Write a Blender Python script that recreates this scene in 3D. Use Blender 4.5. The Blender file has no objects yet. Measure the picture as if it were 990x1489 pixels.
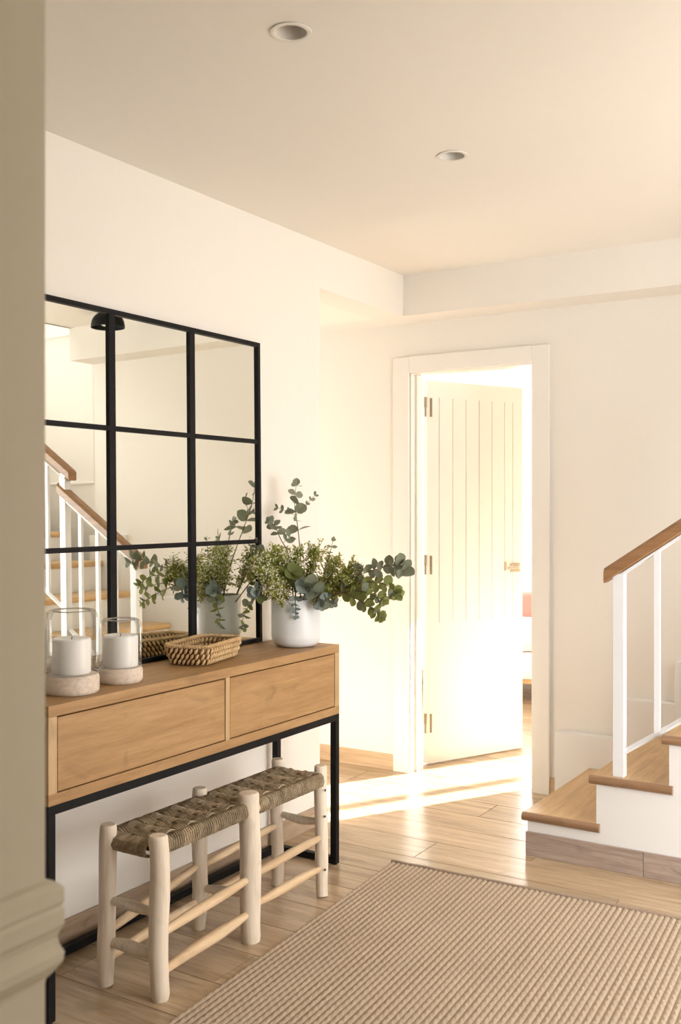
import bpy, math, random
from mathutils import Vector, Matrix
random.seed(7)
R = math.radians
SC = bpy.context.scene
COL = SC.collection

# ------------------------------------------------------------------ camera
CAM_H, YAW, FPX = 1.35, R(31.94), 1480.6
cd = bpy.data.cameras.new('camera')
cam = bpy.data.objects.new('camera', cd); COL.objects.link(cam)
cd.sensor_fit = 'VERTICAL'; cd.sensor_height = 36.0
cd.lens = FPX / 1489 * 36.0
cd.shift_y = -6.5 / 1489
cd.clip_start = 0.05
cam.location = (0, 0, CAM_H); cam.rotation_euler = (R(90), 0, YAW)
cd.dof.use_dof = True; cd.dof.focus_distance = 3.5; cd.dof.aperture_fstop = 5.0
SC.camera = cam

# ------------------------------------------------------------------ world, sun, window daylight and added fill lamps
w = bpy.data.worlds.new('sky'); SC.world = w; w.use_nodes = True
bg = w.node_tree.nodes['Background']
bg.inputs[0].default_value = (1.0, 0.965, 0.90, 1); bg.inputs[1].default_value = 1.6

def sun(az, el, strength, col, ang):
    ld = bpy.data.lights.new('sun', 'SUN'); ld.energy = strength; ld.color = col; ld.angle = R(ang)
    o = bpy.data.objects.new('sun', ld); COL.objects.link(o)
    a, e = R(az), R(el)
    frm = Vector((math.sin(a) * math.cos(e), math.cos(a) * math.cos(e), math.sin(e)))
    o.rotation_euler = frm.to_track_quat('Z', 'Y').to_euler(); o.location = frm * 20
    return o
sun(29.5, 20, 38.0, (1.0, 0.93, 0.83), 0.5)

def area(name, loc, aim, sx, sy, power, col):
    ld = bpy.data.lights.new(name, 'AREA'); ld.shape = 'RECTANGLE'; ld.size = sx; ld.size_y = sy
    ld.energy = power; ld.color = col
    o = bpy.data.objects.new(name, ld); COL.objects.link(o); o.location = loc
    o.rotation_euler = (Vector(loc) - Vector(aim)).to_track_quat('Z', 'Y').to_euler()
    return o
# fill lamps added for the hall and stairs; bedroom and passage lamps carry window daylight
area('hall_fill_right', (2.96, 2.8, 1.10), (0, 2.8, .55), 1.5, 1.9, 50, (1.0, 0.96, 0.91))  # added fill from the right, at an unseen window put in for it
area('stair_fill_front', (1.75, 1.86, 1.05), (1.35, 4, .45), 1.9, 1.8, 78, (0.93, 0.96, 1.0))  # added fill toward stairs and back wall, at an unseen window
area('corridor_fill', (-.15, -2.46, 1.35), (-.15, 0, 1.35), 1.2, 1.9, 4, (1.0, 0.95, 0.88))  # weak fill added behind the camera, at an unseen window
area('bedroom_window_daylight', (0.32, 8.12, 1.2), (-.6, 4.0, 1.2), 1.35, 2.2, 18, (1.0, 0.96, 0.90))
area('far_bedroom_window_daylight', (-3.5, 8.12, 1.6), (-3.5, 4.0, 1.3), 1.5, 1.5, 60, (1.0, 0.97, 0.93))
area('passage_window_daylight', (-4.16, 4.1, 1.15), (0, 4.1, 1.15), .55, 1.7, 9, (1.0, 0.95, 0.86))
area('stairwell_fill', (1.0, 4.2, 4.55), (1.0, 4.2, 0), 1.8, 0.8, 24, (0.97, 0.98, 1.0))  # fill lamp added under the closed stairwell ceiling

SC.view_settings.view_transform = 'Standard'; SC.view_settings.look = 'None'
SC.view_settings.gamma = 1.0; SC.view_settings.use_curve_mapping = False
SC.view_settings.exposure = 0.52

# ------------------------------------------------------------------ materials
def newmat(name):
    m = bpy.data.materials.new(name); m.use_nodes = True
    nt = m.node_tree
    return m, nt, nt.nodes['Principled BSDF']
def mix(nt, fac, a, b, mode='MIX'):
    n = nt.nodes.new('ShaderNodeMix'); n.data_type = 'RGBA'; n.blend_type = mode
    for i, v in ((0, fac), (6, a), (7, b)):
        if hasattr(v, 'links') or hasattr(v, 'is_linked'): nt.links.new(v, n.inputs[i])
        elif i == 0: n.inputs[0].default_value = v
        else: n.inputs[i].default_value = (*v, 1)
    return n.outputs[2]
def texco(nt, scale=(1, 1, 1), rnd=0.0):
    tc = nt.nodes.new('ShaderNodeTexCoord'); mp = nt.nodes.new('ShaderNodeMapping')
    src = tc.outputs['Object']
    if rnd:
        oi = nt.nodes.new('ShaderNodeObjectInfo'); va = nt.nodes.new('ShaderNodeVectorMath'); va.operation = 'MULTIPLY_ADD'
        cv = nt.nodes.new('ShaderNodeCombineXYZ')
        for i in range(3): nt.links.new(oi.outputs['Random'], cv.inputs[i])
        va.inputs[1].default_value = (rnd, rnd * 1.7, rnd * 0.6)
        nt.links.new(cv.outputs[0], va.inputs[0]); nt.links.new(src, va.inputs[2]); src = va.outputs[0]
    nt.links.new(src, mp.inputs[0]); mp.inputs['Scale'].default_value = scale
    return mp.outputs[0]
def noise(nt, vec, scale, detail=4, rough=.55, dist=0):
    n = nt.nodes.new('ShaderNodeTexNoise'); nt.links.new(vec, n.inputs['Vector'])
    n.inputs['Scale'].default_value = scale; n.inputs['Detail'].default_value = detail
    n.inputs['Roughness'].default_value = rough; n.inputs['Distortion'].default_value = dist
    return n.outputs['Fac']
def ramp(nt, fac, stops):
    n = nt.nodes.new('ShaderNodeValToRGB'); nt.links.new(fac, n.inputs[0])
    el = n.color_ramp.elements
    while len(el) < len(stops): el.new(0.5)
    for e, (p, c) in zip(el, stops): e.position = p; e.color = (*c, 1)
    return n.outputs[0]
def bump(nt, bsdf, h, strength, dist=.002):
    b = nt.nodes.new('ShaderNodeBump'); b.inputs['Strength'].default_value = strength; b.inputs['Distance'].default_value = dist
    nt.links.new(h, b.inputs['Height']); nt.links.new(b.outputs[0], bsdf.inputs['Normal'])
def flat(name, col, rough=.6, metal=0, spec=.5, nz=0, nscale=30):
    m, nt, b = newmat(name)
    b.inputs['Base Color'].default_value = (*col, 1); b.inputs['Roughness'].default_value = rough
    b.inputs['Metallic'].default_value = metal; b.inputs['Specular IOR Level'].default_value = spec
    if nz:
        f = noise(nt, texco(nt), nscale, 3)
        c = mix(nt, f, tuple(x * (1 - nz) for x in col), tuple(min(1, x * (1 + nz)) for x in col))
        nt.links.new(c, b.inputs['Base Color']); bump(nt, b, f, .15, .001)
    return m
def wood(name, dark, mid, light, axis='Y', rough=.45, freq=1.0, rnd=3.0, tone=0.0, knots=True, stretch=14, bstr=.25):
    m, nt, b = newmat(name)
    s = {'X': (1, stretch, stretch), 'Y': (stretch, 1, stretch), 'Z': (stretch, stretch, 1)}[axis]
    v = texco(nt, tuple(q * freq for q in s), rnd)
    f1 = noise(nt, v, 2.2, 6, .62, .6); f2 = noise(nt, v, 11, 3, .6, .2)
    c = ramp(nt, f1, [(.28, dark), (.5, mid), (.72, light)])
    c = mix(nt, .22, c, ramp(nt, f2, [(.35, dark), (.65, light)]))
    if knots:
        v2 = texco(nt, tuple(q * freq * (3 if q == 1 else .42) for q in s), rnd)
        k = noise(nt, v2, 2.0, 2, .4, 1.2)
        c = mix(nt, ramp(nt, k, [(.62, (0, 0, 0)), (.78, (.6, .6, .6))]), c, tuple(x * .62 for x in mid))
    if tone:
        oi = nt.nodes.new('ShaderNodeObjectInfo')
        hs = nt.nodes.new('ShaderNodeHueSaturation'); mr = nt.nodes.new('ShaderNodeMapRange')
        mr.inputs['To Min'].default_value = 1 - tone; mr.inputs['To Max'].default_value = 1 + tone
        nt.links.new(oi.outputs['Random'], mr.inputs[0]); nt.links.new(mr.outputs[0], hs.inputs['Value'])
        nt.links.new(c, hs.inputs['Color']); c = hs.outputs[0]
    nt.links.new(c, b.inputs['Base Color']); b.inputs['Roughness'].default_value = rough
    bump(nt, b, f2, bstr, .0012)
    return m

M = {}
M['wall'] = flat('wall_paint', (.84, .80, .74), .75, nz=.012, nscale=60)
M['ceiling'] = flat('ceiling_paint', (.87, .835, .775), .8, nz=.012, nscale=40)
M['pier'] = flat('pier_shade_paint', (.56, .51, .40), .75, nz=.02, nscale=40)  # wall paint darkened to stand in for the shade near the camera
M['white'] = flat('white_lacquer', (.85, .82, .77), .4)
M['door'] = flat('door_lacquer', (.78, .74, .68), .45)
M['stairwhite'] = flat('stair_white_paint', (.84, .83, .82), .6)
M['railwhite'] = flat('rail_white_lacquer', (.86, .87, .90), .35)
M['plank'] = wood('floor_plank', (.25, .16, .085), (.45, .325, .20), (.61, .475, .325), 'X', .28, 1.0, 9, .13, True, 11, .12)
M['joint'] = flat('floor_joint', (.33, .24, .15), .7)
M['skirt'] = wood('oak_skirting', (.38, .25, .14), (.56, .40, .25), (.66, .50, .33), 'X', .5, 1.2, 5)
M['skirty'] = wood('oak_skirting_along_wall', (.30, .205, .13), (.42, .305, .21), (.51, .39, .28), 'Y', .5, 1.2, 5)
M['greyoak'] = wood('greyed_oak_skirting', (.26, .19, .15), (.40, .31, .26), (.52, .42, .36), 'X', .5, 1.3, 7)
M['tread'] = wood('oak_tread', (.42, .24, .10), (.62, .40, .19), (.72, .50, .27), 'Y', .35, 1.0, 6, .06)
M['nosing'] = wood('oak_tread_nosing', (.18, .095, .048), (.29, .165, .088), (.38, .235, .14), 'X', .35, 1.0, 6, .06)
M['handrail'] = wood('oak_handrail', (.22, .11, .05), (.33, .175, .08), (.44, .25, .125), 'X', .35, 1.0, 4)
M['oak'] = wood('console_oak', (.29, .15, .055), (.41, .235, .098), (.51, .315, .145), 'Y', .5, 1.0, 4, .03)
M['oakend'] = wood('console_oak_end', (.42, .255, .115), (.55, .365, .185), (.64, .45, .26), 'Z', .5, 1.0, 4)
M['gap'] = flat('dark_brown', (.05, .03, .02), .8)  # near-black brown for drawer boxes, feet and peg hole discs
M['steel'] = flat('black_steel', (.005, .005, .006), .5, .0, .2, .2, 80)
M['mirror'] = flat('mirror_silver', (.90, .91, .84), .0, 1.0)
M['leg'] = wood('peeled_branch', (.66, .53, .39), (.78, .67, .54), (.85, .77, .66), 'Z', .6, 1.4, 4, .05)
M['rung'] = wood('peeled_rung', (.55, .36, .20), (.68, .50, .31), (.78, .62, .43), 'Y', .6, 1.4, 4, .10)
M['seagrass'] = wood('seagrass_cord', (.11, .075, .042), (.285, .215, .13), (.49, .395, .265), 'X', .75, 5.0, 6, .14, False, 3, .5)
M['seagrass_y'] = wood('seagrass_cord_lengthwise', (.13, .09, .052), (.32, .245, .155), (.53, .43, .30), 'Y', .75, 5.0, 6, .14, False, 3, .5)
M['core'] = flat('seat_core', (.07, .045, .022), .9)
M['willow'] = wood('basket_reed', (.45, .27, .12), (.66, .45, .23), (.80, .61, .36), 'Z', .6, 6, 5, .08, False, 2, .4)
M['willowdark'] = flat('basket_lining', (.20, .115, .05), .8, nz=.3, nscale=120)
M['limed'] = wood('limed_wood', (.56, .44, .33), (.72, .60, .49), (.84, .75, .66), 'X', .6, 2.0, 5, .04)
M['wax'] = flat('candle_wax', (.88, .86, .83), .45)
bs = M['wax'].node_tree.nodes['Principled BSDF']; bs.inputs['Subsurface Weight'].default_value = .3; bs.inputs['Subsurface Radius'].default_value = (.02, .015, .01)
M['wick'] = flat('candle_wick', (.12, .10, .09), .9)
M['ceramic'] = flat('white_ceramic', (.80, .82, .84), .38, nz=.015, nscale=20)
M['stem'] = flat('twig_stem', (.17, .12, .07), .7)
M['greenstem'] = flat('green_stem', (.16, .19, .05), .7)
def leafmat(name, c1, c2, tr=.25):
    m, nt, b = newmat(name)
    oi = nt.nodes.new('ShaderNodeObjectInfo')
    c = mix(nt, oi.outputs['Random'], c1, c2)
    f = noise(nt, texco(nt), 60, 2); c = mix(nt, f, c, tuple(x * .75 for x in c1))
    nt.links.new(c, b.inputs['Base Color']); b.inputs['Roughness'].default_value = .55
    t = nt.nodes.new('ShaderNodeBsdfTranslucent'); nt.links.new(c, t.inputs[0])
    ms = nt.nodes.new('ShaderNodeMixShader'); ms.inputs[0].default_value = tr
    out = nt.nodes['Material Output']
    nt.links.new(b.outputs[0], ms.inputs[1]); nt.links.new(t.outputs[0], ms.inputs[2]); nt.links.new(ms.outputs[0], out.inputs[0])
    return m
M['leaf_grey'] = leafmat('eucalyptus_leaf_grey', (.22, .25, .17), (.37, .38, .28))
M['leaf_green'] = leafmat('eucalyptus_leaf_green', (.21, .25, .075), (.39, .42, .14), .4)
M['leaf_blue'] = leafmat('eucalyptus_leaf_blue', (.24, .31, .29), (.38, .44, .42), .15)
M['filler'] = leafmat('filler_foliage', (.36, .40, .07), (.56, .53, .15), .42)
M['blossom'] = flat('tiny_blossom', (.88, .84, .66), .6)
M['nickel'] = flat('satin_nickel', (.36, .31, .22), .35, .8)
M['pale_metal'] = flat('pale_handle_metal', (.50, .43, .33), .35, .5)
M['lampwhite'] = flat('downlight_ring', (.80, .77, .72), .5)
M['lampgrey'] = flat('downlight_well', (.72, .68, .62), .5)
M['lens'] = flat('downlight_lens', (.62, .59, .54), .3)
M['sheet'] = flat('bed_sheet', (.86, .84, .84), .8)
M['pink'] = flat('pink_cushion', (.78, .30, .27), .8, nz=.1, nscale=60)
M['pinkwhite'] = flat('white_cushion', (.86, .82, .80), .8)
M['bedleg'] = wood('bed_wood', (.5, .3, .12), (.62, .40, .18), (.7, .5, .26), 'Z', .5)
M['rugbase'] = flat('rug_backing', (.33, .23, .14), .9)
M['rugbind'] = flat('rug_binding', (.36, .27, .20), .9, nz=.3, nscale=200)
def rugmat():
    m, nt, b = newmat('rug_jute')
    f = noise(nt, texco(nt, (60, 90, 60)), 4, 3); g = noise(nt, texco(nt, (1, 1, 1)), 2.5, 3)
    c = ramp(nt, f, [(.3, (.35, .265, .185)), (.5, (.49, .385, .28)), (.72, (.62, .52, .41))])
    c = mix(nt, .3, c, ramp(nt, g, [(.3, (.42, .325, .235)), (.7, (.57, .46, .345))]))
    nt.links.new(c, b.inputs['Base Color']); b.inputs['Roughness'].default_value = .9; bump(nt, b, f, .4, .002)
    return m
M['rug'] = rugmat()
def glassmat():
    m = bpy.data.materials.new('clear_glass'); m.use_nodes = True; nt = m.node_tree; nt.nodes.clear()
    out = nt.nodes.new('ShaderNodeOutputMaterial'); tr = nt.nodes.new('ShaderNodeBsdfTransparent'); gl = nt.nodes.new('ShaderNodeBsdfGlossy')
    gl.inputs['Roughness'].default_value = .01
    lw = nt.nodes.new('ShaderNodeLayerWeight'); lw.inputs['Blend'].default_value = .25
    c = ramp(nt, lw.outputs['Facing'], [(.0, (.985, .985, .98)), (.85, (.95, .95, .94)), (.99, (.74, .72, .69))])
    nt.links.new(c, tr.inputs[0])
    ms = nt.nodes.new('ShaderNodeMixShader'); mu = nt.nodes.new('ShaderNodeMath'); mu.operation = 'MULTIPLY'; mu.inputs[1].default_value = .55; nt.links.new(lw.outputs['Fresnel'], mu.inputs[0]); nt.links.new(mu.outputs[0], ms.inputs[0])
    nt.links.new(tr.outputs[0], ms.inputs[1]); nt.links.new(gl.outputs[0], ms.inputs[2]); nt.links.new(ms.outputs[0], out.inputs[0])
    return m
M['glass'] = glassmat()
M['windowglass'] = M['glass']
M['glassrim'] = flat('glass_rim', (.42, .40, .37), .08, .0, .9)

# ------------------------------------------------------------------ mesh helpers
class MB:
    def __init__(s): s.v = []; s.f = []
    def add(s, vs, fs):
        n = len(s.v); s.v += [tuple(p) for p in vs]; s.f += [tuple(i + n for i in q) for q in fs]; return s
    def box(s, x0, x1, y0, y1, z0, z1, c=0.0):
        if c <= 0:
            vs = [(x, y, z) for x in (x0, x1) for y in (y0, y1) for z in (z0, z1)]
            return s.add(vs, [(0, 1, 3, 2), (4, 6, 7, 5), (0, 4, 5, 1), (2, 3, 7, 6), (0, 2, 6, 4), (1, 5, 7, 3)])
        import bmesh
        bm = bmesh.new(); bmesh.ops.create_cube(bm, size=1)
        for q in bm.verts: q.co = Vector(((x0 + x1) / 2 + q.co.x * (x1 - x0), (y0 + y1) / 2 + q.co.y * (y1 - y0), (z0 + z1) / 2 + q.co.z * (z1 - z0)))
        bmesh.ops.bevel(bm, geom=bm.edges[:], offset=c, segments=2, affect='EDGES', profile=.5)
        bm.verts.index_update()
        s.add([q.co[:] for q in bm.verts], [[q.index for q in f.verts] for f in bm.faces]); bm.free(); return s
    def prism(s, pts, a, b, axis='Y'):
        # pts: outline in the two other axes, swept from a to b along axis
        def P(p, t): return {'X': (t, p[0], p[1]), 'Y': (p[0], t, p[1]), 'Z': (p[0], p[1], t)}[axis]
        n = len(pts)
        return s.add([P(p, a) for p in pts] + [P(p, b) for p in pts],
                     [tuple(range(n))[::-1], tuple(range(n, 2 * n))] + [(i, (i + 1) % n, n + (i + 1) % n, n + i) for i in range(n)])
    def tube(s, path, rad, n=10, cap=True, prof=None):
        path = [Vector(p) for p in path]; k = len(path)
        rad = [rad] * k if not isinstance(rad, (list, tuple)) else rad
        up = None; rings = []
        for i, p in enumerate(path):
            t = (path[min(i + 1, k - 1)] - path[max(i - 1, 0)]).normalized()
            if up is None: up = Vector((0, 0, 1)) if abs(t.z) < .9 else Vector((1, 0, 0))
            x = t.cross(up).normalized(); up = x.cross(t).normalized()
            rings.append([p + (x * math.cos(a) + up * math.sin(a)) * rad[i] * (prof(i, a) if prof else 1) for a in (2 * math.pi * j / n for j in range(n))])
        vs = [q for r in rings for q in r]
        fs = [(i * n + j, i * n + (j + 1) % n, (i + 1) * n + (j + 1) % n, (i + 1) * n + j) for i in range(k - 1) for j in range(n)]
        if cap: fs += [tuple(range(n))[::-1], tuple((k - 1) * n + j for j in range(n))]
        return s.add(vs, fs)
    def lathe(s, prof, c=(0, 0, 0), n=40, closed=False):
        vs = [(c[0] + r * math.cos(2 * math.pi * j / n), c[1] + r * math.sin(2 * math.pi * j / n), c[2] + z) for r, z in prof for j in range(n)]
        k = len(prof); m = k if closed else k - 1
        fs = [(i * n + j, i * n + (j + 1) % n, ((i + 1) % k) * n + (j + 1) % n, ((i + 1) % k) * n + j) for i in range(m) for j in range(n)]
        if not closed:
            if prof[0][0] > 1e-5: fs.append(tuple(range(n))[::-1])
            if prof[-1][0] > 1e-5: fs.append(tuple((k - 1) * n + j for j in range(n)))
        return s.add(vs, fs)
    def mesh(s, name, mat, off=Vector((0, 0, 0)), smooth=False):
        me = bpy.data.meshes.new(name); o = Vector(off)
        me.from_pydata([(x - o.x, y - o.y, z - o.z) for x, y, z in s.v], [], s.f); me.update()
        import bmesh
        bm = bmesh.new(); bm.from_mesh(me); bmesh.ops.recalc_face_normals(bm, faces=bm.faces[:]); bm.to_mesh(me); bm.free()
        me.materials.append(mat)
        if smooth:
            me.polygons.foreach_set('use_smooth', [True] * len(me.polygons))
            try: me.set_sharp_from_angle(angle=R(40))
            except Exception: pass
        return me
    def build(s, name, mat, parent=None, smooth=False, origin=None):
        """one mesh object; vertices are given in world space"""
        if parent is None:
            if origin is None:
                xs, ys, zs = zip(*s.v); origin = ((min(xs) + max(xs)) / 2, (min(ys) + max(ys)) / 2, min(zs))
            off = Vector(origin)
        else: off = wpos(parent)
        o = bpy.data.objects.new(name, s.mesh(name, mat, off, smooth)); COL.objects.link(o)
        if parent is None: o.location = off
        else: o.parent = parent
        return o
def wpos(o):
    p = Vector((0, 0, 0))
    while o: p = p + o.location; o = o.parent
    return p
def piece(name, me, loc, parent, rot=(0, 0, 0)):
    """a child that shares mesh data; loc is in world space"""
    o = bpy.data.objects.new(name, me); COL.objects.link(o); o.parent = parent
    o.location = Vector(loc) - wpos(parent); o.rotation_euler = rot
    return o
def empty(name, loc):
    o = bpy.data.objects.new(name, None); COL.objects.link(o); o.location = loc; o.empty_display_size = .05; return o
def tag(o, label, cat, group=None, kind=None):
    o['label'] = label; o['category'] = cat
    if group: o['group'] = group
    if kind: o['kind'] = kind
    return o
def struct(o, label, cat):
    o['kind'] = 'structure'; o['label'] = label; o['category'] = cat; return o
def box_mesh(name, mat, sx, sy, sz, c=.001):
    return MB().box(-sx / 2, sx / 2, -sy / 2, sy / 2, -sz / 2, sz / 2, c).mesh(name, mat)

# ------------------------------------------------------------------ dimensions of the place
XL, YB, ZC = -2.375, 4.585, 2.485          # left wall, back wall, ceiling
YE, YBEAM, ZS = 3.642, 4.39, 2.287         # end of left wall, beam face, soffit
XR, YF = 3.0, -2.5
DX0, DX1, DZ = -2.435, -1.788, 2.03        # door opening
YB2 = 4.69                                  # bedroom side of back wall
XSW = -0.04                                 # where the stairwell opens
BX0, BX1, BY1, BZ = -4.6, 2.2, 8.2, 2.5     # bedroom

# ------------------------------------------------------------------ setting
fl = MB().box(-5.0, XR + .2, YF - .2, 8.4, -.16, -.012).build('floor', M['joint'], origin=(0, 0, 0))
struct(fl, 'pale oak plank floor running through hall and bedroom', 'floor')
pm = {}
def plank(x0, x1, y0, y1):
    key = (round(x1 - x0, 3), round(y1 - y0, 3))
    if key not in pm: pm[key] = box_mesh('plank', M['plank'], key[0] - .0022, key[1] - .0022, .012, .0012)
    piece('plank', pm[key], ((x0 + x1) / 2, (y0 + y1) / 2, -.006), fl)
PW, PL = .203, 1.2
for k in range(-14, 8):
    y0 = 3.484 + PW * k
    xs = -1.84 + (k % 3) * .4
    lo, hi = (-4.2, 1.6) if y0 > .5 else (-1.0, 1.5)
    n0 = math.floor((lo - xs) / PL)
    for j in range(n0, n0 + 6):
        a, b = xs + j * PL, xs + (j + 1) * PL
        if b > hi + .9: break
        y1 = y0 + PW
        if y1 > 4.6 and (b < -2.9 or a > -1.5): continue
        if b < -2.8 and y1 < YE + .05: continue
        plank(a, b, y0, y1)
for k in range(8, 22):                       # bedroom strip seen past the door
    y0 = 3.484 + PW * k
    xs = -1.84 + (k % 3) * .4
    for j in (-2, -1): plank(xs + j * PL, xs + (j + 1) * PL, y0, y0 + PW)

o = MB().prism([(YF, 0), (YE, 0), (YE, ZS), (YBEAM, ZS), (YBEAM, ZC), (YF, ZC)], XL - .17, XL, 'X').build('wall_left', M['wall'], origin=(0, 0, 0))
struct(o, 'cream left wall behind the console, running on as a beam over the side passage', 'wall')
mb = MB()
mb.box(-4.4, DX0 - .005, YB, YB2, 0, ZC + .1); mb.box(DX1 + .005, XSW, YB, YB2, 0, ZC + .1); mb.box(DX0 - .005, DX1 + .005, YB, YB2, DZ + .005, ZC + .1)
o = mb.build('wall_back', M['wall'], origin=(0, 0, 0)); struct(o, 'cream back wall with the open bedroom door', 'wall')
o = MB().box(-4.2, XSW, YBEAM, YB, ZS, ZC).build('trim_1', M['wall'], origin=(0, 0, 0))
struct(o, 'dropped beam along the top of the back wall', 'beam')
o = MB().box(-4.2, XL - .17, YE, YBEAM, ZS, ZC).build('ceiling_1', M['ceiling'], origin=(0, 0, 0)); struct(o, 'lowered ceiling over the side passage', 'ceiling')
mb = MB(); mb.box(-4.4, -4.2, YE - .1, 3.8, 0, ZC); mb.box(-4.4, -4.2, 4.4, YB, 0, ZC); mb.box(-4.4, -4.2, 3.8, 4.4, 0, .25); mb.box(-4.4, -4.2, 3.8, 4.4, 2.05, ZC); o = mb.build('wall_passage_end', M['wall'], origin=(0, 0, 0)); struct(o, 'cream end wall of the side passage', 'wall')
o = MB().box(-4.4, XL - .17, YE - .1, YE, 0, ZC).build('wall_passage_side', M['wall'], origin=(0, 0, 0)); struct(o, 'cream side wall of the side passage', 'wall')

# hall ceiling with round holes for the two downlights
DL = [(-1.385, 1.998, .040), (-1.430, 2.976, .040)]
def ceiling_with_holes():
    mb = MB(); n = 32; h = .09
    def cell(cx, cy, r):
        ins = [(cx + r * math.cos(2 * math.pi * (j + .5) / n - math.pi), cy + r * math.sin(2 * math.pi * (j + .5) / n - math.pi)) for j in range(n)]
        out = []
        for x, y in ins:
            dx, dy = x - cx, y - cy; s = h / max(abs(dx), abs(dy)); out.append((cx + dx * s, cy + dy * s))
        corner = []
        vs = [(x, y, ZC) for x, y in ins + out]
        fs = [(j, (j + 1) % n, n + (j + 1) % n, n + j) for j in range(n)]
        k = len(vs); vs += [(cx + sx * h, cy + sy * h, ZC) for sx, sy in ((-1, -1), (1, -1), (1, 1), (-1, 1))]
        mb.add(vs, fs)
        for ci, (sx, sy) in enumerate(((-1, -1), (1, -1), (1, 1), (-1, 1))):
            cand = sorted(range(n), key=lambda j: (out[j][0] - cx - sx * h) ** 2 + (out[j][1] - cy - sy * h) ** 2)[:2]
            base = len(mb.v) - len(vs)
            mb.f.append((base + n + cand[0], base + n + cand[1], base + k + ci))
    for d in DL: cell(*d)
    def quad(x0, x1, y0, y1):
        if x1 - x0 > 1e-6 and y1 - y0 > 1e-6: mb.add([(x0, y0, ZC), (x1, y0, ZC), (x1, y1, ZC), (x0, y1, ZC)], [(0, 1, 2, 3)])
    a, b = DL
    quad(XL, XSW, YF, a[1] - h); quad(XL, a[0] - h, a[1] - h, a[1] + h); quad(a[0] + h, XSW, a[1] - h, a[1] + h)
    quad(XL, XSW, a[1] + h, b[1] - h); quad(XL, b[0] - h, b[1] - h, b[1] + h); quad(b[0] + h, XSW, b[1] - h, b[1] + h)
    quad(XL, XSW, b[1] + h, YBEAM); quad(XSW, XR, YF, 3.60)
    mb.box(XL - .2, XR + .2, YF - .2, 3.60, ZC + .14, ZC + .25); mb.box(XL - .2, XSW, 3.60, YB2 + .1, ZC + .14, ZC + .25)
    mb.box(XSW, XR, 3.58, 3.60, ZC, 4.6); mb.box(XSW - .02, XSW, 3.60, YB2 + .1, ZC, 4.6)
    return mb
o = ceiling_with_holes().build('ceiling', M['ceiling'], origin=(0, 0, 0)); struct(o, 'warm white hall ceiling with two recessed downlights', 'ceiling')

# unseen right half: windows added for fill, corridor walls added to shade the pier
mb = MB(); mb.box(XR, XR + .2, 1.6, 2.0, 0, 4.6); mb.box(XR, XR + .2, 3.6, 4.95, 0, 4.6); mb.box(XR, XR + .2, 2.0, 3.6, 0, .1); mb.box(XR, XR + .2, 2.0, 3.6, 2.1, 4.6)
struct(mb.build('wall_right', M['wall'], origin=(0, 0, 0)), 'cream right wall with an added light window', 'wall')
mb = MB(); mb.box(.6, .75, 1.65, 1.8, 0, ZC); mb.box(2.75, XR, 1.65, 1.8, 0, ZC); mb.box(.75, 2.75, 1.65, 1.8, 0, .1); mb.box(.75, 2.75, 1.65, 1.8, 2.0, ZC)
struct(mb.build('wall_light_window', M['wall'], origin=(0, 0, 0)), 'cream unseen wall added to shade the near pier, with an added light window', 'wall')
struct(MB().box(.6, .75, YF, 1.65, 0, ZC).build('wall_light_block', M['wall'], origin=(0, 0, 0)), 'cream unseen wall right of the camera, added to shade the near pier', 'wall')  # out of view, added to keep window light off the near wall end
mb = MB(); mb.box(XL, -.75, YF - .2, YF, 0, ZC); mb.box(.45, .75, YF - .2, YF, 0, ZC); mb.box(-.75, .45, YF - .2, YF, 0, .4); mb.box(-.75, .45, YF - .2, YF, 2.3, ZC)
struct(mb.build('wall_front', M['wall'], origin=(0, 0, 0)), 'cream wall behind the camera with an added light window', 'wall')
def window(name, label, axis, at, a0, a1, z0, z1, n, mat=None):
    root = empty(name, (at, (a0 + a1) / 2, z0) if axis == 'X' else ((a0 + a1) / 2, at, z0)); struct(root, label, 'window')
    def bar(p0, p1, q0, q1):
        mb = MB()
        if axis == 'X': mb.box(at, at + .06, p0, p1, q0, q1, .004)
        else: mb.box(p0, p1, at, at + .06, q0, q1, .004)
        return mb
    mats = M['white']
    for p in ((a0, a1, z0, z0 + .05), (a0, a1, z1 - .05, z1), (a0, a0 + .05, z0 + .05, z1 - .05), (a1 - .05, a1, z0 + .05, z1 - .05)): bar(*p).build('window_frame', mats, root)
    for i in range(1, n):
        c = a0 + (a1 - a0) * i / n; bar(c - .03, c + .03, z0 + .05, z1 - .05).build('mullion', mats, root)
    for i in range(n):
        c0 = a0 + (a1 - a0) * i / n + (.05 if i == 0 else .03); c1 = a0 + (a1 - a0) * (i + 1) / n - (.05 if i == n - 1 else .03)
        mb = MB()
        if axis == 'X': mb.box(at + .028, at + .032, c0, c1, z0 + .05, z1 - .05)
        else: mb.box(c0, c1, at + .028, at + .032, z0 + .05, z1 - .05)
        mb.build('pane', M['windowglass'], root)
    return root
window('window_1', 'large white framed window in the right wall, unseen, added to light the hall', 'X', XR + .08, 2.0, 3.6, .1, 2.1, 2)
window('window_2', 'white framed window behind the camera, unseen, added for light', 'Y', YF - .14, -.75, .45, .4, 2.3, 2)
window('window_4', 'tall white framed window facing the stairs, unseen, added to light them', 'Y', 1.68, .75, 2.75, .1, 2.0, 3)

window('window_6', 'narrow window at the end of the side passage', 'X', -4.33, 3.8, 4.4, .25, 2.05, 1)

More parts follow.
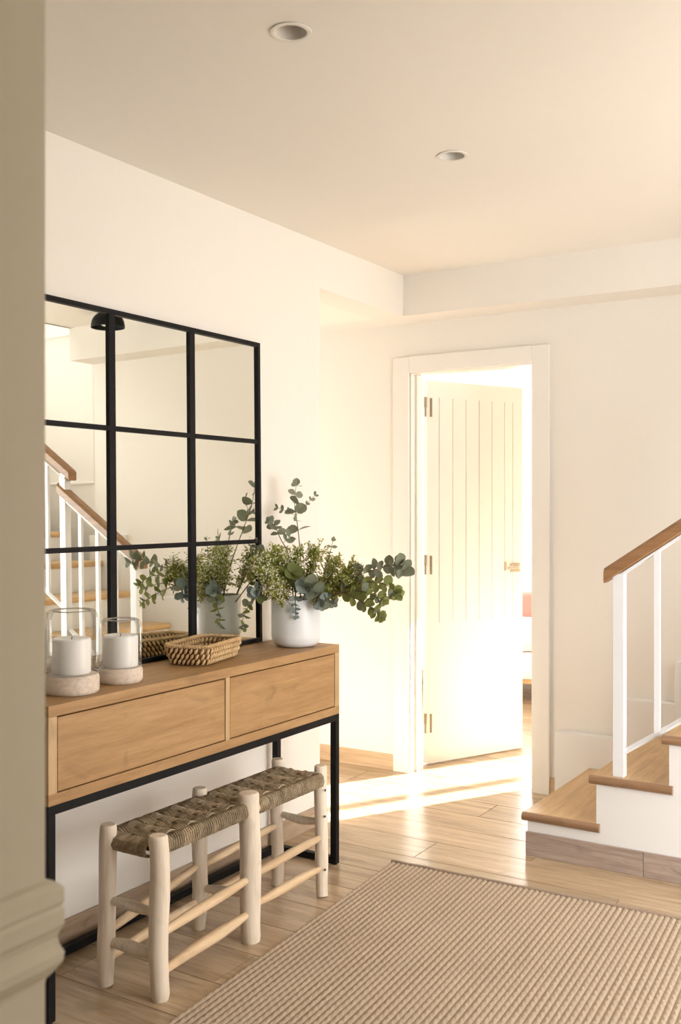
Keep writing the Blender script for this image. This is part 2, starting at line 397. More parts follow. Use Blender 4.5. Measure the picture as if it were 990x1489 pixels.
# stairwell shell
mb = MB(); mb.box(XSW, XR, 4.75, 4.95, 0, 4.6); mb.box(XSW - .1, XSW, YB2, 4.95, 0, 4.6)
o = mb.build('wall_stairwell', M['wall'], origin=(0, 0, 0)); struct(o, 'cream stairwell wall with thin panel mouldings', 'wall')
o = MB().box(XSW - .1, XR + .2, 3.5, 4.95, 4.6, 4.7).build('ceiling_2', M['ceiling'], origin=(0, 0, 0)); struct(o, 'high ceiling over the stairwell', 'ceiling')
def frame_mould(x0, x1, z0, z1, y, parent):
    for (a, b, c, d) in ((x0, x1, z0, z0 + .018), (x0, x1, z1 - .018, z1), (x0, x0 + .018, z0 + .018, z1 - .018), (x1 - .018, x1, z0 + .018, z1 - .018)):
        MB().box(a, b, y - .012, y, c, d, .004).build('moulding', M['wall'], parent)
tp = empty('trim_2', (1.0, 4.75, .9)); struct(tp, 'thin panel mouldings on the stairwell wall', 'moulding')
frame_mould(.12, 1.0, 1.55, 2.55, 4.75, tp); frame_mould(1.12, 2.2, 1.9, 3.1, 4.75, tp); frame_mould(.12, 1.0, 2.68, 3.5, 4.75, tp)

# bedroom shell
WX0, WX1 = -.42, 1.05
mb = MB(); VX0, VX1, VZ0, VZ1 = -4.3, -2.65, .78, 2.4
mb.box(BX0, VX0, BY1, BY1 + .2, 0, BZ); mb.box(VX1, WX0, BY1, BY1 + .2, 0, BZ); mb.box(VX0, VX1, BY1, BY1 + .2, 0, VZ0); mb.box(VX0, VX1, BY1, BY1 + .2, VZ1, BZ); mb.box(WX1, BX1, BY1, BY1 + .2, 0, BZ); mb.box(WX0, WX1, BY1, BY1 + .2, 2.35, BZ); mb.box(WX0, WX1, BY1, BY1 + .2, 0, .05)
struct(mb.build('wall_bedroom_back', M['white'], origin=(0, 0, 0)), 'bright white bedroom wall with the sunny window', 'wall')
struct(MB().box(BX0 - .2, BX0, YB2, BY1, 0, BZ).build('wall_bedroom_left', M['white'], origin=(0, 0, 0)), 'bright white wall at the left of the bedroom', 'wall')
struct(MB().box(BX1, BX1 + .2, 4.96, BY1, 0, BZ).build('wall_bedroom_right', M['white'], origin=(0, 0, 0)), 'white wall at the right of the bedroom', 'wall')
struct(MB().box(BX0 - .2, BX1 + .2, 4.96, BY1 + .2, BZ, BZ + .1).box(BX0 - .2, XSW - .1, YB2, 4.96, BZ, BZ + .08).build('ceiling_3', M['white'], origin=(0, 0, 0)), 'white bedroom ceiling', 'ceiling')
window('window_3', 'bright white framed bedroom window that lets the sun in', 'Y', BY1 + .06, WX0, WX1, .05, 2.35, 3)

window('window_5', 'bright bedroom window behind the open door, above the bed', 'Y', BY1 + .06, VX0, VX1, VZ0, VZ1, 2)

# baseboards
def boards(name, label, pts, mat, axis, at0, at1, h):
    r = empty(name, (pts[0] if axis == 'X' else (at0 + at1) / 2, (at0 + at1) / 2 if axis == 'X' else pts[0], 0)); struct(r, label, 'baseboard')
    for a, b in zip(pts[:-1], pts[1:]):
        mb = MB()
        if axis == 'X': mb.box(a + .0007, b - .0007, at0, at1, 0, h, .002)
        else: mb.box(at0, at1, a + .0007, b - .0007, 0, h, .002)
        mb.build('board', mat, r)
    return r
boards('baseboard_left', 'oak skirting along the left wall behind the console', [.9, 2.05, 3.25, YE], M['skirty'], 'Y', XL, XL + .012, .085)
boards('baseboard_back', 'oak skirting on the back wall left of the door', [-4.2, -3.1, DX0 - .09], M['skirt'], 'X', YB - .012, YB, .082)
boards('baseboard_side', 'short oak skirting between door casing and stairs', [-1.698, -1.656], M['skirt'], 'X', YB - .012, YB, .082)
boards('baseboard_passage', 'oak skirting round the end of the left wall', [XL - .17, XL], M['skirt'], 'X', YE, YE + .012, .085)

# near pier with chair rail
PX, PY = -.969, .869
o = MB().box(PX - .16, PX, YF, PY, 0, ZC).build('wall_partition', M['pier'], origin=(0, 0, 0)); struct(o, 'out-of-focus wall end close to the camera at the left, its paint darkened as shade', 'wall')
prof = [(.766, 0), (.772, .001), (.782, .009), (.792, .0155), (.803, .0165), (.813, .012), (.822, .0105), (.830, .0125), (.837, .0165), (.856, .0165), (.861, .0142), (.866, .0165), (.883, .0160), (.890, .009), (.893, 0)]
mb = MB(); n = len(prof)
loops = []
for z, p in prof: loops.append([(PX + p, YF, z), (PX + p, PY + p, z), (PX - .16, PY + p, z)])
vs = [q for l in loops for q in l]; fs = [(i * 3 + j, i * 3 + j + 1, (i + 1) * 3 + j + 1, (i + 1) * 3 + j) for i in range(n - 1) for j in range(2)]
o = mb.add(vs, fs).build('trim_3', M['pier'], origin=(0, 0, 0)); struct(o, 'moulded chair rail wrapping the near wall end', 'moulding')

# ------------------------------------------------------------------ door
d = empty('door_1', ((DX0 + DX1) / 2, YB, 0)); struct(d, 'white plank door standing open into the sunlit bedroom', 'door')
C0, C1, CT = DX0 - .095, DX1 + .092, 2.118
for (a, b, z0, z1) in ((C0, DX0 - .006, 0, CT - .004), (DX1 + .006, C1, 0, CT), (DX0 - .006, DX1 + .006, DZ + .004, CT)):
    MB().box(a, b, YB - .018, YB - .0005, z0, z1, .0025).build('casing', M['white'], d)
for (a, b, z0, z1) in ((DX0 - .004, DX0, 0, DZ), (DX1, DX1 + .004, 0, DZ), (DX0 - .004, DX1 + .004, DZ, DZ + .004)):
    MB().box(a, b, YB - .002, YB2 - .002, z0, z1).build('jamb', M['white'], d)
MB().box(DX0, DX0 + .012, YB + .045, YB2 - .006, 0, DZ - .001, .002).build('door_stop', M['white'], d)
LW, LH, TH = .672, 2.012, .034
HX, HY = -2.438, 4.768; ang = math.atan2(5.366 - HY, -2.157 - HX)
leaf = empty('door_leaf', (0, 0, 0)); leaf.parent = d; leaf.location = (HX - d.location.x, HY - d.location.y, .006); leaf.rotation_euler = (0, 0, ang)
# local frame of the leaf: x along the width, y into the bedroom, visible face at y = 0 looking to -y
def lpart(name, mb, mat, smooth=False):
    o = bpy.data.objects.new(name, mb.mesh(name, mat, smooth=smooth)); COL.objects.link(o); o.parent = leaf; return o
lpart('slab', MB().box(0, LW, .004, TH, 0, LH), M['door'])
gx = [.080, .172, .264, .356, .448, .540, .600]; gz0, gz1 = .735, 1.925; g = .0045
mb = MB(); mb.box(0, LW, 0, .004, 0, gz0); mb.box(0, LW, 0, .004, gz1, LH); mb.box(0, gx[0] - g / 2, 0, .004, gz0, gz1); mb.box(gx[-1] + g / 2, LW, 0, .004, gz0, gz1)
lpart('rail_and_stile', mb, M['door'])
for a, b in zip(gx[:-1], gx[1:]): lpart('board', MB().box(a + g / 2, b - g / 2, 0, .004, gz0, gz1), M['door'])
hd = MB(); hd.box(.535, .552, -.006, 0, .995, 1.045, .002); hd.box(.580, .650, -.007, 0, .985, 1.000, .002); hd.box(.580, .650, -.007, 0, 1.018, 1.034, .002)
lpart('latch_plate', hd, M['pale_metal'])
lv = MB(); lv.tube([(.615, -.005, 1.01), (.615, -.038, 1.01), (.600, -.046, 1.01), (.560, -.046, 1.012), (.528, -.044, 1.012)], .0065, 8)
lpart('handle', lv, M['pale_metal'], True)
for zc in (1.872, 1.052, .228):
    h = empty('hinge', (0, 0, 0)); h.parent = d; h.location = (DX0 + .012 - d.location.x, YB2 + .03 - d.location.y, zc)
    mb = MB(); mb.tube([(0, 0, -.002), (0, 0, .052)], .0085, 10); mb.tube([(0, 0, -.050), (0, 0, -.002)], .0055, 8)
    q = bpy.data.objects.new('knuckle', mb.mesh('knuckle', M['nickel'], smooth=True)); COL.objects.link(q); q.parent = h
    mb = MB(); mb.box(.012, .026, .024, .030, -.050, .048, .001)
    q = bpy.data.objects.new('plate', mb.mesh('plate', M['nickel'])); COL.objects.link(q); q.parent = h

# stepped white skirting on the back wall beside the stairs
ts = empty('trim_4', (-1.2, 4.56, 0)); struct(ts, 'stepped white skirting climbing the back wall beside the stairs', 'moulding')
sx = [-1.656, -1.375, -1.110, -.842, -.574, -.306, XSW]
for i in range(6): MB().box(sx[i], sx[i + 1], 4.532, YB, 0, .312 + .182 * i, .002).build('board', M['stairwhite'], ts)

# ------------------------------------------------------------------ stairs
SY, NST, X0, GO, Z0, RI = 3.75, 12, -1.500, .268, .165, .1805
st = empty('staircase', (-1.48, SY, 0)); tag(st, 'white staircase with oak treads rising to the right along the back wall', 'staircase')
pts = [(-1.479, 0)]
for i in range(NST):
    xa = -1.479 + GO * i + (.0 if i == 0 else .004); pts += [(xa, Z0 - .034 + RI * i), (-1.479 + GO * (i + 1) + .004, Z0 - .034 + RI * i)]
pts += [(pts[-1][0], 0)]
pts = [p for k, p in enumerate(pts) if k == 0 or p != pts[k - 1]]
MB().prism(pts, SY, 4.531, 'Y').build('stringer', M['stairwhite'], st)
for a, b in ((-1.479, -1.030), (-1.030, .17), (.17, 1.4)):
    MB().box(a - (.006 if a < -1.4 else 0) + .0008, b - .0008, SY - .011, SY, 0, .092, .002).build('skirting_board', M['greyoak'], st)
for i in range(NST):
    xa, za = X0 + GO * i, Z0 + RI * i; th = .033; yn = 3.728
    mb = MB()                                   # planks of the tread top
    x1 = xa + GO + .022
    mb.box(xa + .010, x1, yn + .020, 4.529, za - th, za, .0015)
    t = mb.build('tread', M['tread'], st)
    arc = [(yn + .020 - .019 * math.sin(a), za - th / 2 + th / 2 * math.cos(a)) for a in [math.pi * k / 8 for k in range(9)]] 
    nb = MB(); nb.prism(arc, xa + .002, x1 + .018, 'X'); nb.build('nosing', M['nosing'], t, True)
    arc = [(xa + .011 - .011 * math.sin(a), za - th / 2 + th / 2 * math.cos(a)) for a in [math.pi * k / 8 for k in range(9)]]
    nb = MB(); nb.prism(arc, yn + .018, 4.529, 'Y'); nb.build('front_nosing', M['tread'], t, True)

# balustrade
rl = empty('stair_railing', (-1.129, 3.785, .345)); tag(rl, 'white metal stair railing with a brown oak handrail', 'railing')
SL = RI / GO; YR = 3.785
def zr(x): return 1.119 - .022 + (x + 1.178) * SL
def sloped(x0, x1, zf, h, w, name, mat, c=0):
    hw = w / 2; mb = MB()
    sec = [(-hw, -h / 2 + .006), (-hw + .006, -h / 2), (hw - .006, -h / 2), (hw, -h / 2 + .006), (hw, h / 2 - .014), (hw - .010, h / 2), (-hw + .010, h / 2), (-hw, h / 2 - .014)]
    n = 8; vs = [(x, YR + a, zf(x) + b) for x in (x0, x1) for a, b in sec]
    mb.add(vs, [tuple(range(n))[::-1], tuple(range(n, 2 * n))] + [(i, (i + 1) % n, n + (i + 1) % n, n + i) for i in range(n)])
    return mb.build(name, mat, rl)
sloped(-1.182, -.600, zr, .055, .058, 'handrail', M['handrail'])
sloped(-.690, 1.45, lambda x: zr(x) + .125, .055, .058, 'handrail', M['handrail'])
sloped(-1.109, -.635, lambda x: .440 + (x + 1.109) * SL, .024, .024, 'bottom_rail', M['railwhite'])
sloped(-.60, 1.45, lambda x: .440 + .08 + (x + 1.109) * SL, .024, .024, 'bottom_rail', M['railwhite'])
sloped(-.66, 1.45, lambda x: zr(x) + .083, .016, .040, 'top_rail', M['railwhite'])
sloped(-1.150, -.635, lambda x: zr(x) - .032, .010, .034, 'top_rail', M['railwhite'])
MB().box(-1.150, -1.108, YR - .02, YR + .02, .3455, zr(-1.129) - .026, .002).build('newel_post', M['railwhite'], rl)
MB().box(-.655, -.613, YR - .02, YR + .02, Z0 + RI * 3, zr(-.634) + .10, .002).build('newel_post', M['railwhite'], rl)
for x in (-.99, -.868, -.746): MB().box(x - .011, x + .011, YR - .008, YR + .008, .440 + (x + 1.109) * SL - .006, zr(x) - .028, .001).build('baluster', M['railwhite'], rl)
for k in range(14):
    x = -.50 + k * .13; MB().box(x - .011, x + .011, YR - .008, YR + .008, .52 + (x + 1.109) * SL - .006, zr(x) + .085, .001).build('baluster', M['railwhite'], rl)

# ------------------------------------------------------------------ downlights and dome lamp
for (x, y, r), lab in zip(DL, ('recessed white downlight in the ceiling, the nearer one, larger in view', 'recessed white downlight in the ceiling, the farther one toward the back wall')):
    t = empty('downlight', (x, y, ZC)); tag(t, lab, 'downlight', 'recessed ceiling downlights')
    c = (x, y, ZC)
    MB().lathe([(r - .001, .0), (r + .010, -.001), (r + .010, -.003), (r + .002, -.0045), (r - .002, -.003)], c, 40, True).build('rim', M['lampwhite'], t, True)
    MB().lathe([(r, .0), (r - .004, .03), (r - .010, .055)], c, 40).build('reflector', M['lampgrey'], t, True).data
    MB().lathe([(0, .050), (r - .012, .050), (r - .006, .056), (0, .056)], c, 32).build('lens', M['lens'], t, True)
for ob in list(bpy.data.objects):
    if ob.name.startswith('reflector'):
        me = ob.data                                # open the two end caps of the well
        import bmesh
        bm = bmesh.new(); bm.from_mesh(me)
        bmesh.ops.delete(bm, geom=[f for f in bm.faces if len(f.verts) > 4], context='FACES'); bm.to_mesh(me); bm.free()
lp = empty('ceiling_lamp', (-.60, 4.15, ZC)); tag(lp, 'black dome ceiling lamp seen only in the mirror, top left', 'lamp')
c = (-.60, 4.15, 2.390)
prof = [(.094 * math.cos(a), .093 * math.sin(a) ** .8) for a in [math.pi / 2 * k / 10 for k in range(11)]]
prof[-1] = (.001, .093)
MB().lathe(prof + [(.001, .090)] + [(.091 * math.cos(a), .089 * math.sin(a) ** .8) for a in [math.pi / 2 * k / 10 for k in range(9, -1, -1)]], c, 40, True).build('shade', M['steel'], lp, True)
MB().lathe([(.045, .090), (.045, .0985)], c, 24).build('canopy', M['steel'], lp, True)
MB().lathe([(0, .010), (.03, .012), (.045, .022), (.04, .05), (.02, .07), (0, .075)], c, 24).build('bulb', M['lampwhite'], lp, True)

# ------------------------------------------------------------------ console table
CX0, CX1, CY0, CY1, CB, CTOP = -2.340, -2.045, 1.845, 3.272, .570, .832
cn = empty('console_table', ((CX0 + CX1) / 2, (CY0 + CY1) / 2, 0)); tag(cn, 'oak console table with two drawers on a black steel frame', 'console table')
MB().box(CX0, CX1, CY0, CY1, CTOP - .030, CTOP, .0012).build('top', M['oak'], cn)
MB().box(CX0, CX1, CY0, CY1, CB, CB + .030, .0012).build('bottom_panel', M['oak'], cn)
for y in (CY0, CY1 - .030 + .0): MB().box(CX0, CX1, y, y + .030, CB + .030, CTOP - .030, .0008).build('side_panel', M['oakend'], cn)
MB().box(CX0, CX0 + .012, CY0 + .03, CY1 - .03, CB + .03, CTOP - .03).build('back_panel', M['oak'], cn)
ym = 2.594
MB().box(CX0 + .013, CX1, ym - .011, ym + .011, CB + .03, CTOP - .03, .0006).build('divider', M['oakend'], cn)
for a, b in ((CY0 + .030, ym - .011), (ym + .011, CY1 - .030)):
    dr = MB().box(CX1 - .022, CX1 - .0012, a + .0032, b - .0032, CB + .0332, CTOP - .0338, .0012).build('drawer', M['oak'], cn)
    MB().box(CX0 + .02, CX1 - .023, a + .006, b - .006, CB + .036, CTOP - .05).build('drawer_box', M['gap'], dr)
T = .025
def sb(x0, x1, y0, y1, z0, z1, n='frame_rail'): return MB().box(x0, x1, y0, y1, z0, z1, .0015).build(n, M['steel'], cn)
for x in (CX0, CX1 - T):
    for y in (CY0, CY1 - T): sb(x, x + T, y, y + T, .004, CB - T, 'leg')
for x in (CX0, CX1 - T): sb(x, x + T, CY0, CY1, CB - T, CB)
for y in (CY0, CY1 - T):
    sb(CX0 + T, CX1 - T, y, y + T, CB - T, CB); sb(CX0 + T, CX1 - T, y, y + T, .004, .004 + T)
sb(CX0, CX0 + T, CY0 + T, CY1 - T, .004, .004 + T, 'floor_rail')
for x in (CX0 + T / 2, CX1 - T / 2):
    for y in (CY0 + T / 2, CY1 - T / 2): MB().lathe([(.010, 0), (.010, .004)], (x, y, 0), 14).build('foot', M['gap'], cn)

# ------------------------------------------------------------------ leaning mirror
MY0, MY1, MZ0, MZ1 = 1.985, 3.178, CTOP, 1.986
mr = empty('wall_mirror', (-2.345, (MY0 + MY1) / 2, MZ0)); tag(mr, 'black framed nine pane mirror leaning on the wall above the console', 'mirror')
LEAN = .011 / (MZ1 - MZ0)
def mp(mb):     # shear so that the top rests back toward the wall
    mb.v = [(x - (z - MZ0) * LEAN, y, z) for x, y, z in mb.v]; return mb
xf, xb = -2.336, -2.352; FW = .016
for (a, b, z0, z1) in ((MY0, MY1, MZ0 + .0005, MZ0 + FW), (MY0, MY1, MZ1 - FW, MZ1), (MY0, MY0 + FW, MZ0 + FW, MZ1 - FW), (MY1 - FW, MY1, MZ0 + FW, MZ1 - FW)):
    mp(MB().box(xb, xf, a, b, z0, z1, .001)).build('frame_bar', M['steel'], mr)
ys = [MY0 + FW, 2.383, 2.777, MY1 - FW]; zs = [MZ0 + FW, 1.220, 1.604, MZ1 - FW]; mw = .011
for y in ys[1:3]: mp(MB().box(xb + .004, xf - .0015, y - .014, y + .014, zs[0], zs[3], .001)).build('muntin', M['steel'], mr)
for z in zs[1:3]:
    for a, b in zip([ys[0], ys[1] + .014, ys[2] + .014], [ys[1] - .014, ys[2] - .014, ys[3]]): mp(MB().box(xb + .004, xf - .0015, a, b, z - .008, z + .008, .001)).build('muntin', M['steel'], mr)
for i in range(3):
    for j in range(3):
        a = ys[i] + (.014 if i else 0); b = ys[i + 1] - (.014 if i < 2 else 0); c0 = zs[j] + (.008 if j else 0); c1 = zs[j + 1] - (.008 if j < 2 else 0)
        mp(MB().box(xb + .003, xb + .006, a, b, c0, c1)).build('mirror_pane', M['mirror'], mr)

# ------------------------------------------------------------------ bench
bn = empty('woven_bench', (-2.01, 2.53, 0)); tag(bn, 'low six legged bench of peeled branches with a woven seagrass seat', 'bench')
def wob(i, a, s): return 1 + .035 * math.sin(1.7 * i + s) + .03 * math.sin(2 * a + s)
legs = [(-1.898, 2.107, .450, .026, (-.006, .004)), (-1.915, 2.545, .462, .032, (-.006, -.002)), (-1.926, 2.968, .455, .023, (-.004, -.004)),
        (-2.085, 2.091, .456, .025, (.006, .004)), (-2.112, 2.533, .452, .025, (0, 0)), (-2.118, 2.970, .453, .022, (.002, -.004))]
for k, (x, y, h, r, (lx, ly)) in enumerate(legs):
    path, rad = [], []; zz = [0, .012, .05, .12, .2, .28, .36, .41, h - .010, h - .003, h]
    rr = [.84, .92, .98, 1.03, 1.0, 1.04, 1.03, 1.02, 1.0, .95, .84]
    for i, z in enumerate(zz): ii = min(i, 8); path.append((x + lx * z / h + .0022 * math.sin(ii * 1.3 + k), y + ly * z / h + .0022 * math.cos(ii * 1.1 + 2 * k), z)); rad.append(r * rr[i])
    MB().tube(path, rad, 16, True, lambda i, a, s=k: wob(min(i, 8), a, s)).build('leg', M['leg'], bn, True)
def rung(p, q, r0, r1, bow=0, mat='rung'):
    p, q = Vector(p), Vector(q); k = 9; path = []; rad = []
    for i in range(k):
        t = i / (k - 1); c = p.lerp(q, t); c.z += bow * math.sin(math.pi * t) + .002 * math.sin(5 * t + p.y * 9); path.append(c)
        rad.append((r0 + (r1 - r0) * math.sin(math.pi * t)) * (.97 + .05 * math.sin(7 * t + p.z * 40)))
    MB().tube(path, rad, 12).build('rung', M[mat], bn, True)
rung((-1.900, 2.125, .178), (-1.915, 2.522, .198), .011, .017); rung((-1.917, 2.568, .203), (-1.925, 2.952, .207), .011, .016)
rung((-1.900, 2.125, .072), (-1.915, 2.522, .090), .012, .019); rung((-1.917, 2.568, .108), (-1.925, 2.952, .100), .011, .016)
rung((-2.086, 2.110, .150), (-2.111, 2.515, .205), .011, .016); rung((-2.112, 2.552, .200), (-2.117, 2.955, .215), .011, .015)
rung((-2.086, 2.110, .072), (-2.111, 2.515, .092), .011, .016); rung((-2.112, 2.552, .092), (-2.117, 2.955, .085), .011, .015)
rung((-2.068, 2.092, .243), (-1.918, 2.106, .238), .012, .015, mat='leg'); rung((-2.068, 2.092, .126), (-1.918, 2.106, .122), .013, .018, mat='leg')
rung((-2.098, 2.971, .254), (-1.942, 2.968, .258), .012, .015, -.004, mat='leg')
rung((-2.094, 2.534, .135), (-1.940, 2.544, .140), .011, .015, mat='leg')
for (px_, py_, pz_) in ((-1.9035, 2.9635, .375), (-1.9035, 2.962, .285), (-1.9045, 2.965, .10)):
    mb = MB().lathe([(0, -.001), (.0042, 0), (.0042, .002)], (0, 0, 0), 8)
    mb.v = [(px_ + .0005 + v[2], py_ - .012 + v[0], pz_ + v[1]) for v in mb.v]; mb.build('peg_hole', M['gap'], bn)
# seat: cords wound across the width, lengthwise bands plaited over and under them
SYA, SYB, SXB, SXF = 2.080, 2.985, -2.112, -1.902
def seatz(y, x): return .432 - .010 * math.sin(math.pi * (y - SYA) / (SYB - SYA) * 2) ** 2 * 0 - .007 * math.sin(math.pi * (x - SXB) / (SXF - SXB))
MB().box(SXB + .016, SXF - .016, SYA + .03, SYB - .03, .398, .421, .004).build('seat_core', M['core'], bn)
for x in (SXB + .014, SXF - .014): MB().tube([(x, SYA + .05, .406), (x, SYB - .05, .406)], .013, 10).build('seat_rail', M['rung'], bn, True)
NB = 18; ya, yb = SYA + .042, SYB - .040; bw = (yb - ya) / NB; NC = 5
bx = [SXB + .030 + (SXF - SXB - .060) * i / 5 for i in range(6)]     # five lengthwise bands
def notch(y, x):     # the front and back middle legs push the cords aside
    return min(abs(y - 2.545), abs(y - 2.533)) < .030
for i in range(NB):
    mb = MB()
    for j in range(NC):
        y = ya + bw * (i + (j + .5) / NC); fr = SXF - (.020 if abs(y - 2.545) < .034 else 0); bk = SXB + (.020 if abs(y - 2.533) < .027 else 0)
        if abs(y - 2.545) < .034 : fr = -1.945
        if abs(y - 2.533) < .027 : bk = -2.086
        up = []
        for t in range(25):
            x = bk + .012 + (fr - bk - .024) * t / 24
            b = min(4, max(0, int((x - bx[0]) / (bx[1] - bx[0])))) if bx[0] <= x <= bx[5] else -1
            ph = math.sin(math.pi * (x - bx[0]) / (bx[1] - bx[0])) if b >= 0 else 0
            up.append((x, y + random.uniform(-.0008, .0008), seatz(y, x) + (.0072 * ph * (1 if i % 2 == 0 else -1))))
        z0 = .392
        path = [(bk + .016, y, z0 - .004), (bk + .004, y, z0), (bk, y, z0 + .014), (bk + .004, y, .424)] + up + [(fr - .004, y, .424), (fr, y, z0 + .014), (fr - .004, y, z0), (fr - .016, y, z0 - .004)]
        mb.tube(path, .0038 + random.uniform(-.0003, .0005), 6, True, lambda q, a, s=j: 1 + .12 * math.sin(q * 2.1 + a + s))
    mb.build('cord_bundle', M['seagrass'], bn, True)
for k in range(5):
    mb = MB(); cw = (bx[1] - bx[0]) / 5
    for j in range(5):
        x = bx[k] + cw * (j + .5); path = []
        for t in range(NB * 5 + 1):
            y = ya + (yb - ya) * t / (NB * 5)
            path.append((x + random.uniform(-.0007, .0007), y, seatz(y, x) + .0005 - .0074 * math.sin(math.pi * (y - ya) / bw)))
        e = [(x, SYA + .012, .418), (x, SYA + .006, .404), (x, SYA + .012, .390), (x, SYA + .030, .386)]
        e2 = [(x, SYB - .012, .418), (x, SYB - .006, .404), (x, SYB - .012, .390), (x, SYB - .030, .386)]
        mb.tube(e[::-1] + path + e2, .0040, 6, True, lambda q, a, s=j: 1 + .12 * math.sin(q * 2.1 + a + s))
    mb.build('cord_band', M['seagrass_y'], bn, True)

# ------------------------------------------------------------------ candle holders
def holder(cx, cy, r, hb, hg, label, clabel, cr, ch):
    z = CTOP + .0005; c = (cx, cy, z)
    t = empty('candle_holder', c); tag(t, label, 'candle holder', 'glass candle holders on the console')
    MB().lathe([(0, 0), (r - .006, 0), (r - .001, .005), (r, .012), (r, hb - .010), (r - .004, hb - .002), (r - .010, hb), (0, hb)], c, 48).build('wood_base', M['limed'], t, True)
    g0, g1 = hb + .0003, hg; rg = r - .003; th = .003
    wall_ = [(rg, g0), (rg, g1 - .030), (rg - .002, g1 - .014), (rg - .007, g1 - .004), (rg - .014, g1), (rg - .020, g1 - .003)]
    mb = MB(); mb.lathe(wall_, c, 56); mb.f = [f for f in mb.f if len(f) == 4]
    gl = mb.build('glass_cylinder', M['glass'], t, True)
    for rr_, zz_ in ((rg - .020, g1 - .003), (rg, g0 + .001)):
        MB().lathe([(rr_ - .0016, zz_), (rr_, zz_ - .0012), (rr_ + .0016, zz_), (rr_, zz_ + .0012)], c, 56, True).build('glass_rim', M['glassrim'], gl, True)
    k = empty('candle', (cx, cy, z + hb + .0003)); tag(k, clabel, 'candle', 'white pillar candles')
    b = wpos(k)
    MB().lathe([(0, 0), (cr - .002, 0), (cr, .003), (cr, ch - .004), (cr - .004, ch), (cr - .010, ch - .002), (.004, ch - .005), (0, ch - .005)], b, 40).build('wax_body', M['wax'], k, True)
    MB().tube([b + Vector((0, 0, ch - .006)), b + Vector((.001, 0, ch + .001)), b + Vector((.002, .001, ch + .005))], .0012, 6).build('wick', M['wick'], k)
holder(-2.149, 2.023, .0765, .054, .232, 'larger glass candle holder on a limed wood base, cut off by the near wall', 'white pillar candle in the larger glass holder at the left', .053, .098)
holder(-2.155, 2.221, .0655, .047, .188, 'smaller glass candle holder on a wood base, between larger holder and basket', 'white pillar candle in the smaller glass holder', .052, .092)

# ------------------------------------------------------------------ basket
BC, BROT = Vector((-2.222, 2.688, CTOP + .0005)), R(13)
bk = empty('woven_basket', BC); tag(bk, 'low rectangular woven reed basket on the console', 'basket')
def rrect(hx, hy, r, n):
    pts = []
    seg = [((hx - r, hy - r), 0), ((-hx + r, hy - r), 90), ((-hx + r, -hy + r), 180), ((hx - r, -hy + r), 270)]
    raw = []
    for (cx, cy), a0 in seg:
        for k in range(7): a = R(a0 + 15 * k); raw.append(Vector((cx + r * math.cos(a), cy + r * math.sin(a), 0)))
    raw.append(raw[0]); L = [0]
    for a, b in zip(raw[:-1], raw[1:]): L.append(L[-1] + (b - a).length)
    for i in range(n):
        s = L[-1] * i / n
        j = max(q for q in range(len(L)) if L[q] <= s + 1e-9); j = min(j, len(raw) - 2)
        t = (s - L[j]) / max(1e-9, L[j + 1] - L[j]); p = raw[j].lerp(raw[j + 1], t); d_ = (raw[j + 1] - raw[j])
        if d_.length < 1e-9: d_ = raw[j + 1] - raw[j - 1]
        pts.append((p, d_.normalized()))
    return pts
def brot(v): return BC + Matrix.Rotation(BROT, 3, 'Z') @ Vector(v)
mb = MB(); base = [brot(p) for p, _ in rrect(.064, .128, .030, 48)]
mb.add([(p.x, p.y, p.z + .0) for p in base] + [(p.x, p.y, p.z + .006) for p in base], [tuple(range(48))[::-1], tuple(range(48, 96))] + [(i, (i + 1) % 48, 48 + (i + 1) % 48, 48 + i) for i in range(48)])
mb.build('base', M['willowdark'], bk)
NR = 3; rowh = .0180
lv_ = []
for k in range(NR + 1):
    z = .004 + k * rowh; f = k / NR; lv_.append(([brot(Vector((p.x, p.y, z))) for p, _ in rrect(.063 + .016 * f, .128 + .018 * f, .030 + .008 * f, 64)]))
mb = MB(); mb.add([q for l in lv_ for q in l], [(i * 64 + j, i * 64 + (j + 1) % 64, (i + 1) * 64 + (j + 1) % 64, (i + 1) * 64 + j) for i in range(NR) for j in range(64)])
sh = mb.build('wall_lining', M['willowdark'], bk, True)
sd = sh.modifiers.new('thickness', 'SOLIDIFY'); sd.thickness = .003; sd.offset = 0
for k in range(NR):
    mb = MB(); f = (k + .5) / NR; z = .004 + (k + .5) * rowh; nn = 46
    ring = rrect(.063 + .016 * f, .128 + .018 * f, .030 + .008 * f, nn)
    for i, (p, tg) in enumerate(ring):
        nrm = Vector((tg.y, -tg.x, 0)); lean = .0046
        for sgn in (1, -1):
            b0 = p + nrm * .0035 * sgn
            pts = []
            for t in (-1, -.5, 0, .5, 1): pts.append(brot(b0 + tg * lean * t * sgn + nrm * sgn * .0026 * (1 - t * t) + Vector((0, 0, z + t * rowh * .47))))
            mb.tube(pts, [.0022, .0044, .0050, .0044, .0022], 7)
    mb.build('woven_row', M['willow'], bk, True)
ring = rrect(.080, .147, .038, 96); mb = MB()
pts = [brot(p + Vector((0, 0, .064))) for p, _ in ring]; mb.tube(pts + pts[:2], .0045, 8, False)
for i in range(0, 96):
    p, tg = ring[i]; nrm = Vector((tg.y, -tg.x, 0)); q = []
    for a in range(7):
        an = 2 * math.pi * a / 6; q.append(brot(p + nrm * .0052 * math.cos(an) + Vector((0, 0, .064 + .0052 * math.sin(an))) + tg * .004 * (a / 6 - .5)))
    mb.tube(q, .0021, 5)
mb.build('rim', M['willow'], bk, True)

